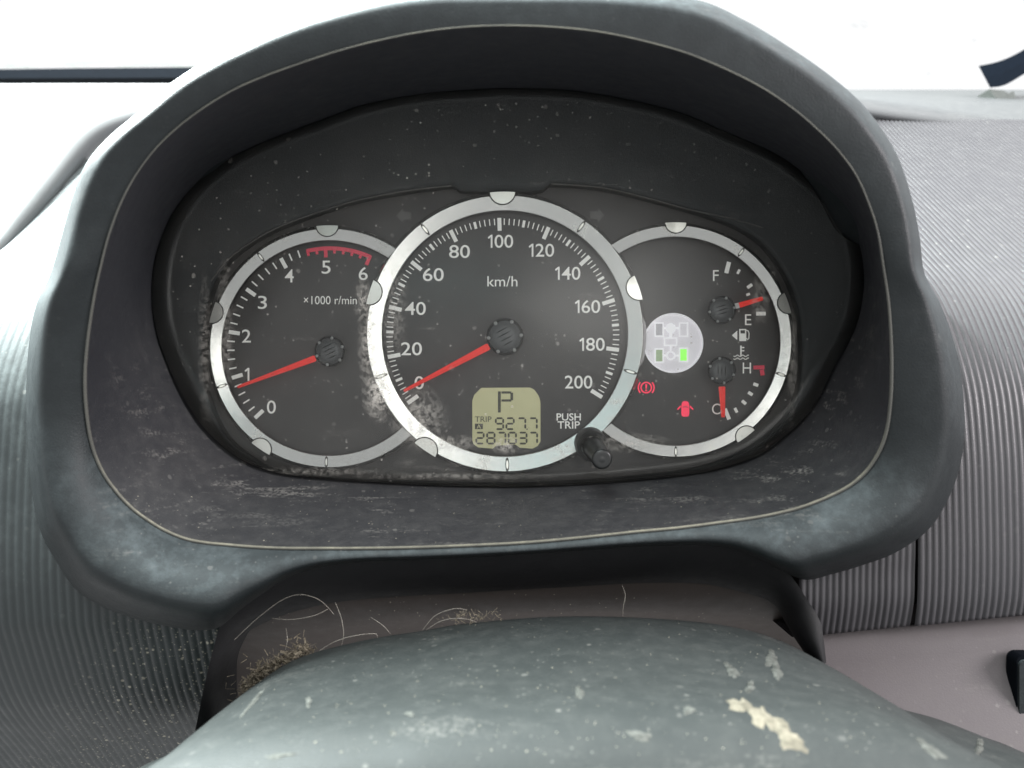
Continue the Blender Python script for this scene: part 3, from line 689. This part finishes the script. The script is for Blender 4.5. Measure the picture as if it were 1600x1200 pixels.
for s_, x, y in (('0', 424, 636), ('1', 386.5, 585), ('2', 385, 525), ('3', 410, 472.5), ('4', 452, 431), ('5', 509.5, 417.5), ('6', 567.5, 427.5)):
    text('numeral', s_, x, y, 20.5, M['print'], ta, width=8.5 if s_ == '1' else 14, bold=0.004)
text('unit_lettering', '\u00d71000 r/min', 516, 469, 13, M['print'], ta, width=83)
n2 = needle(C2, (493, 559.5), (371, 605), 10, 4.2, ta); n2['label'] = 'red tachometer needle just below one'
needle_hub((515, 549), 24, ta, y=-0.0085); studs((515, 549), 24, -0.0087, ta, 20); hub_lines((515, 549), 24, -0.0085, ta, 25, 4)

# ---------------- fuel and temperature gauge
C3 = (1056, 533)
fu = disc('fuel_temperature_gauge', C3, 164, 0.0006, M['dial'], clu, 128); fu['label'] = 'right gauge with fuel and temperature scales'
bezel(C3, 185, 162, fu, 0, [90, 18.8, 306.5], [53.7, -17.6, 270], clip=(789, 521, 216))
def bar(cx, cy, L, W, ang, mat=None, name='tick_mark', parent=None):
    d = (math.cos(R(ang)), -math.sin(R(ang))); q = (-d[1], d[0])
    return poly(name, [(cx + d[0] * u * L / 2 + q[0] * v * W / 2, cy + d[1] * u * L / 2 + q[1] * v * W / 2) for u, v in ((-1, -1), (1, -1), (1, 1), (-1, 1))], -E, mat or M['print'], parent or fu, th=E * 0.8)
for a in ((1137, 418, 18, 6.5, 76), (1154, 424.5, 7.5, 4, 62), (1171.5, 447, 9, 5, 35), (1169, 460, 6, 4, 20), (1189, 490, 15, 6, 0), (1136, 647, 18, 6, -68), (1150, 641, 8, 4.5, -62), (1162.5, 628.7, 8, 5, -42), (1172.5, 615, 8, 5, -33), (1181, 601, 8, 5, -20)):
    bar(*a)
bar(1186, 574, 17, 6, 2, M['print_red']); bar(1191, 582, 9, 6.5, -80, M['print_red'])
for s_, x, y in (('F', 1118.5, 430.5), ('E', 1169, 499.5), ('H', 1167, 575), ('C', 1119, 639)):
    text('gauge_letter', s_, x, y, 17, M['print'], fu, width={'F': 9, 'E': 10, 'H': 13, 'C': 13}[s_])
# fuel pump icon
poly('fuel_arrow', [(1143.5, 524), (1152, 516.5), (1152, 531.5)], -E, M['print'], fu)
poly('pump_icon', [(1155, 514), (1166, 514), (1166, 533), (1155, 533)], -E, M['print'], fu); poly('pump_window', [(1157, 516), (1164, 516), (1164, 521), (1157, 521)], -E * 1.8, M['dial'], fu)
tube('pump_hose', [P(x, y, -E) for x, y in ((1166, 516), (1169, 517), (1170.5, 521), (1170, 529), (1168, 531), (1166.5, 528))], 0.00022, M['print'], fu, 4)
# coolant icon
poly('coolant_icon', [(1156.5, 540), (1159, 540), (1159, 542), (1163, 542), (1163, 544), (1159, 544), (1159, 547), (1163, 547), (1163, 549), (1159, 549), (1159, 556), (1156.5, 556)], -E, M['print'], fu)
for yy in (556, 560.5):
    tube('coolant_wave', [P(1146 + q, yy + 1.4 * math.sin(q * 0.75), -E) for q in range(0, 25, 2)], 0.0002, M['print'], fu, 4)
fh = needle_hub((1128, 484), 22, fu, y=-0.0085); studs((1128, 484), 22, -0.0087, fu, 70); hub_lines((1128, 484), 22, -0.0085, fu, 15)
th_ = needle_hub((1128, 579), 22, fu, y=-0.0085); studs((1128, 579), 22, -0.0087, fu, 100); hub_lines((1128, 579), 22, -0.0085, fu, 88)
needle(C3, (1148, 478.5), (1155, 477), 8.5, 8.5, fu, mat=M['white'], name='needle_root')
o = needle(C3, (1155, 477), (1192, 466), 8.5, 6, fu); o['label'] = 'red fuel needle near empty'
o = needle(C3, (1128, 604), (1130, 652), 10.5, 6, fu); o['label'] = 'red temperature needle at cold'

# ---------------- four wheel drive indicator disc
ind = disc('drive_indicator', (1052, 536), 46, -0.0005, M['disc'], clu, 72, back=0.0006); ind['label'] = 'pale round drive indicator with axle diagram'
yI = -0.0008
rim = lathe('indicator_rim', (1052, 536), [(44.5, -0.0006), (45, -0.0011), (46.5, -0.0011), (47, 0.0004)], M['disc_line'], ind, n=72)
def frame_rect(name, x0, y0, x1, y1, wd, mat, parent, y):
    o4 = [(x0, y0), (x1, y0), (x1, y1), (x0, y1)]; i4 = [(x0 + wd, y0 + wd), (x1 - wd, y0 + wd), (x1 - wd, y1 - wd), (x0 + wd, y1 - wd)]
    return mesh(name, [P(a, b, y) for a, b in o4 + i4], [(k, (k + 1) % 4, 4 + (k + 1) % 4, 4 + k) for k in range(4)], mat, parent, smooth=False)
for x, y, m in ((1030, 515, None), (1068, 515, None), (1030, 555.6, 'green_dim'), (1068, 554.5, 'green')):
    poly('wheel_symbol', [(x - 5, y - 9), (x + 5, y - 9), (x + 5, y + 9), (x - 5, y + 9)], yI, M[m] if m else M['disc_grey' if x < 1050 else 'disc'], ind)
    frame_rect('wheel_outline', x - 7.5, y - 11.5, x + 7.5, y + 11.5, 2.4, M['disc_line'], ind, yI - 0.0001)
frame_rect('gearbox_symbol', 1037, 527, 1058.5, 541, 2.6, M['disc_line'], ind, yI - 0.0001)
poly('axle_line', [(1037.5, 511), (1060.5, 511), (1060.5, 514.5), (1037.5, 514.5)], yI, M['disc_line'], ind)
poly('axle_line', [(1037.5, 554), (1041, 554), (1041, 557), (1037.5, 557)], yI, M['disc_line'], ind); poly('axle_line', [(1055, 554), (1060.5, 554), (1060.5, 557), (1055, 557)], yI, M['disc_line'], ind)
poly('shaft_line', [(1045.5, 517), (1050.5, 517), (1050.5, 527), (1045.5, 527)], yI, M['disc_line'], ind); poly('shaft_line', [(1046.5, 541), (1049.5, 541), (1049.5, 549), (1046.5, 549)], yI, M['disc_line'], ind)
disc('differential_symbol', (1048, 513), 8, yI - 0.0001, M['disc_line'], ind, 24)
lathe('differential_ring', (1048, 555.6), [(4.6, yI - 0.0001), (7.6, yI - 0.0001)], M['disc_line'], ind, n=24)

# ---------------- warning lamps
br = lathe('brake_warning_light', (1009.7, 605.6), [(7.0, -E), (9.2, -E)], M['red_lit'], clu, n=40); br['label'] = 'lit red brake warning symbol'
poly('exclamation_bar', [(1008.2, 600.3), (1011.2, 600.3), (1010.8, 607.3), (1008.6, 607.3)], -E, M['red_lit'], br); disc('exclamation_dot', (1009.7, 610), 1.5, -E, M['red_lit'], br, 12)
for s_ in (-1, 1):
    rows = [[P(1009.7 + s_ * r * math.cos(R(a)), 605.6 - r * math.sin(R(a)), -E) for a in range(-42, 43, 7)] for r in (11.2, 13.4)]
    grid('brake_shoe_arc', rows, M['red_lit'], br, smooth=False)
dr = poly('door_warning_light', [(1064.6, 636), (1065.2, 630), (1067, 627.3), (1070.8, 626.6), (1074.6, 627.3), (1076.4, 630), (1077, 636), (1077, 646), (1076, 650), (1073.5, 651), (1068, 651), (1065.5, 650), (1064.6, 646)], -E, M['red_lit'], clu); dr['label'] = 'lit red door ajar symbol'
poly('windscreen_symbol', [(1066.3, 635.5), (1070.8, 634.3), (1075.3, 635.5), (1074.6, 637.2), (1070.8, 636.4), (1067, 637.2)], -E * 1.8, M['print_red'], dr)
for s_ in (-1, 1):
    poly('open_door', [(1070.8 + s_ * x, y) for x, y in ((6.8, 634.2), (8, 633.8), (12.8, 639.0), (12.2, 640.6), (11.0, 640.0), (7.2, 636.6))], -E, M['red_lit'], dr)
# turn arrows (unlit)
for cx, cy, s_ in ((632, 337, -1), (932, 336, 1)):
    poly('turn_arrow', [(cx + s_ * x, cy + y) for x, y in ((13, 0), (2, -12), (2, -6), (-10, -6), (-10, 6), (2, 6), (2, 12))], 0.0018, M['print_dim'], clu)

# ---------------- odometer display
L_ = [(752, 606), (828, 605.5), (835, 609), (842, 619), (844.5, 628), (844.5, 690), (840, 697), (832, 701), (812, 699.5), (806, 695), (776, 696), (770, 701), (747, 699), (740, 694), (738, 688), (738, 626), (741, 617)]
lc = plate('odometer_display', L_, -0.0006, 0.0006, M['lcd'], clu); lc['label'] = 'olive odometer display showing park, trip and total distance'
YD = -0.00085
SEG = {'0': 'abcdef', '1': 'bc', '2': 'abged', '3': 'abgcd', '7': 'abc', '8': 'abcdefg', '9': 'abfgcd'}
def digit(ch, cx, cy, wd=11.5, h=17, th=3.0):
    V = []; F = []; x0, x1, y0, y1 = cx - wd / 2, cx + wd / 2, cy - h / 2, cy + h / 2; g = 0.5
    def hseg(y): return [(x0 + g, y), (x0 + g + th / 2, y - th / 2), (x1 - g - th / 2, y - th / 2), (x1 - g, y), (x1 - g - th / 2, y + th / 2), (x0 + g + th / 2, y + th / 2)]
    def vseg(x, ya, yb_): return [(x, ya + g), (x + th / 2, ya + g + th / 2), (x + th / 2, yb_ - g - th / 2), (x, yb_ - g), (x - th / 2, yb_ - g - th / 2), (x - th / 2, ya + g + th / 2)]
    segs = {'a': hseg(y0), 'g': hseg(cy), 'd': hseg(y1), 'f': vseg(x0, y0, cy), 'b': vseg(x1, y0, cy), 'e': vseg(x0, cy, y1), 'c': vseg(x1, cy, y1)}
    for s_ in SEG[ch]:
        k = len(V); V += [P(x, y, YD) for x, y in segs[s_]]; F.append(tuple(range(k, k + 6)))
    return mesh('digit', V, F, M['ink'], lc, smooth=False)
for ch, x in zip('9277', (780.5, 797, 815, 833)): digit(ch, x, 662)
for ch, x in zip('287037', (750, 767, 784, 800.5, 817, 833.5)): digit(ch, x, 684.5)
poly('decimal_point', [(822.5, 669.5), (824.5, 669.5), (824.5, 671.5), (822.5, 671.5)], YD, M['ink'], lc)
# gear letter drawn as LCD strokes
pp = []
for x0, y0, x1, y1 in ((778, 611.5, 782.5, 644.5), (783.5, 611.5, 799, 615), (783.5, 624, 799, 627.5), (797.5, 613.5, 801.8, 625.5)):
    pp.append([(x0, y0), (x1, y0), (x1, y1), (x0, y1)])
V = [P(x, y, YD) for q in pp for x, y in q]; mesh('gear_letter', V, [tuple(range(4 * i, 4 * i + 4)) for i in range(4)], M['ink'], lc, smooth=False)
text('trip_lettering', 'TRIP', 755, 655, 8.5, M['ink'], lc, width=26, y=YD)
poly('trip_badge', [(742, 662), (754.5, 662), (754.5, 670.5), (742, 670.5)], YD, M['ink'], lc); text('badge_letter', 'A', 748.2, 666.2, 6.5, M['lcd'], lc, width=6.5, y=YD - 0.0002)

# ---------------- trip knob
def oblique(name, c0, y0, c1, y1, prof, mat, parent, n=40, knurl=0.0):
    a, b = P(*c0, y0), P(*c1, y1); ax = (b - a).normalized(); u = ax.cross(Vector((0, 0, 1))).normalized(); v = ax.cross(u)
    rows = []
    for t_, r in prof:
        o_ = a.lerp(b, t_)
        rows.append([o_ + (u * math.cos(2 * math.pi * k / n) + v * math.sin(2 * math.pi * k / n)) * r * (1 - (knurl if k % 2 else 0) * (1 if r > 0.0005 and 0.2 < t_ < .97 else 0)) for k in range(n)])
    return grid(name, rows, mat, parent, closed=True)
kb = oblique('trip_knob', (922, 692), -0.004, (941, 718), -0.036, ((0, .0062), (.22, .0060), (.27, .0054), (.28, .0044), (.29, .0043)), M['knob'], clu, n=40); kb['label'] = 'black trip reset knob sticking out below the dial'
oblique('knob_stem', (922, 692), -0.004, (941, 718), -0.036, ((.25, .0041), (.3, .0041), (.6, .0039), (.93, .0034), (.97, .0033)), M['knob'], kb, n=56, knurl=0.07)
oblique('knob_cap', (922, 692), -0.004, (941, 718), -0.036, ((.94, .0033), (.97, .0036), (1.0, .0033), (1.01, .0026), (1.0, .0016), (1.008, .0008), (1.008, .00001)), M['knob'], kb, n=40)

# ---------------- lens
n = len(angs); fr = [0, .2, .4, .6, .8, .92, 1.0]
def lensrow(f, back):
    row = []
    for a in angs:
        r = (float(RL(a)) + 3) * f
        row.append(P(CX + r * math.cos(a), CY + r * math.sin(a), YL - 0.004 * (1 - f * f) + back))
    return row
rows = [lensrow(max(f, 0.002), 0) for f in fr] + [lensrow(max(f, 0.002), 0.0014) for f in fr[::-1]]
ln = grid('clear_lens', rows, None, clu, closed=True, mats=[M['lens_front'], M['lens_back']], idxf=lambda i, j: 0 if i < len(fr) - 1 else 1)
ln['label'] = 'clear dusty lens over the gauges'

# ================================================================== DEBRIS
dg = bpy.context.evaluated_depsgraph_get(); bpy.context.view_layer.update()
def crumbs(name, n, sampler, size, mat, label, cat):
    V, F = [], []
    for _ in range(n):
        got = sampler()
        if got is None: continue
        p, nor = got; s_ = size * random.uniform(0.35, 1.0) ** 1.5
        k = len(V); u = nor.orthogonal().normalized(); v = nor.cross(u); m = 5; ph = random.uniform(0, 6)
        el = random.uniform(0.5, 1.6)
        for q in range(m):
            a = ph + 2 * math.pi * q / m; rr = s_ * random.uniform(.6, 1.2)
            V.append(p + u * math.cos(a) * rr * el + v * math.sin(a) * rr)
        V.append(p + nor * s_ * random.uniform(0.4, 0.9))
        F += [(k + q, k + (q + 1) % m, k + m) for q in range(m)]
    o = mesh(name, V, F, mat, None, smooth=False); tag(o, label, cat, kind='stuff'); return o
brec = caster([c for c in dash.children if c.name.startswith('recess_panel')][0])
def s_col():
    x = random.uniform(330, 1400); y = random.uniform(965, 1180); l, nn = hit(bcol, x, y)
    return (l, nn) if l is not None else None
crumbs('column_dust', 500, s_col, 0.00021, M['crumb'], 'pale dust crumbs scattered over the steering column cover', 'dust')
bliner = caster(lin)
def s_floor():
    x = random.uniform(200, 1330); y = random.uniform(740, 850); l, nn = hit(bliner, x, y)
    return (l, nn) if l is not None else None
crumbs('hood_dust', 260, s_floor, 0.00022, M['crumb'], 'fine dust crumbs on the floor inside the hood', 'dust')
def s_rec():
    x = random.uniform(400, 1200); y = random.uniform(925, 985); l, nn = hit(brec, x, y)
    return (l, nn) if l is not None else None
crumbs('recess_dust', 120, s_rec, 0.0003, M['crumb'], 'small pale crumbs in the recess behind the column cover', 'dust')
# straw and dirt packed into the left end of the recess
V, F = [], []
path = catmull([(385, 1085), (396, 1066), (410, 1052), (432, 1036), (455, 1026), (480, 1016)], 6, False)
def stick(a, b, r):
    d = (b - a).normalized(); u = d.orthogonal().normalized(); v = d.cross(u); k = len(V)
    for e_ in (a, b):
        for q in range(4): V.append(e_ + (u * math.cos(q * math.pi / 2) + v * math.sin(q * math.pi / 2)) * r)
    for q in range(4): F.append((k + q, k + (q + 1) % 4, k + 4 + (q + 1) % 4, k + 4 + q))
    F.append((k, k + 1, k + 2, k + 3)); F.append((k + 7, k + 6, k + 5, k + 4))
for _ in range(900):
    p = path[random.randrange(len(path))]; w_ = random.gauss(0, 1)
    sg = 5 if random.random() < .7 else 14; a = P(p[0] + random.gauss(0, sg), p[1] + random.gauss(-1, sg * .8), -0.038 + random.gauss(0, 0.003))
    L = random.uniform(0.0006, 0.0028); d = Vector((random.gauss(0, 1), random.gauss(0, .5), random.gauss(0, .6))).normalized()
    stick(a, a + d * L, random.uniform(0.00004, 0.00020) if random.random() < .85 else random.uniform(.0003, .0005))
o = mesh('straw_dirt', V, F, M['straw'], None, smooth=False); tag(o, 'clump of straw and dirt in the left corner behind the column cover', 'dirt', kind='stuff')
V, F = [], []
for _ in range(90):
    a = P(random.gauss(740, 22), random.gauss(966, 6), -0.046 + random.gauss(0, 0.0015)); d = Vector((random.gauss(0, 1), random.gauss(0, .5), random.gauss(0.3, .7))).normalized()
    stick(a, a + d * random.uniform(0.0006, 0.0026), random.uniform(0.00004, 0.00013))
o = mesh('straw_dirt', V, F, M['straw'], None, smooth=False); tag(o, 'small tuft of straw at the top middle edge of the column cover', 'dirt', kind='stuff')
# hairs
HAIRS = [([(366, 1000), (400, 968), (440, 938), (470, 929), (500, 938), (522, 960)], 'longest pale hair arching over the left end of the recess'),
 ([(524, 941), (533, 965), (537, 990), (534, 1008)], 'upright pale hair near the left third of the column cover'),
 ([(447, 982), (449, 1000), (446, 1015)], 'short pale hair standing above the clump of straw'),
 ([(495, 1020), (520, 1004), (550, 994), (585, 990), (590, 998)], 'low curved hair right of the clump of straw'),
 ([(665, 985), (690, 970), (720, 966), (745, 972)], 'hair arching beside the middle tuft of straw'),
 ([(660, 985), (680, 962), (710, 951), (730, 953)], 'upper hair arching towards the middle tuft of straw'),
 ([(972, 914), (977, 930), (974, 948), (973, 963)], 'single wavy hair hanging right of the middle'),
 ([(425, 966), (455, 968), (490, 962), (512, 952)], 'flat pale hair lying across the left end of the recess'),
 ([(580, 965), (598, 977), (610, 990)], 'short slanting hair above the left of the column cover')]
for pts, lab in HAIRS:
    c = catmull(pts, 6, False); m = len(c)
    o = tube('hair', [P(x, y, -0.044 - 0.003 * math.sin(math.pi * i / (m - 1))) for i, (x, y) in enumerate(c)], 0.00004, M['hair'], None, 5)
    tag(o, lab, 'hair', 'hairs behind the column cover')
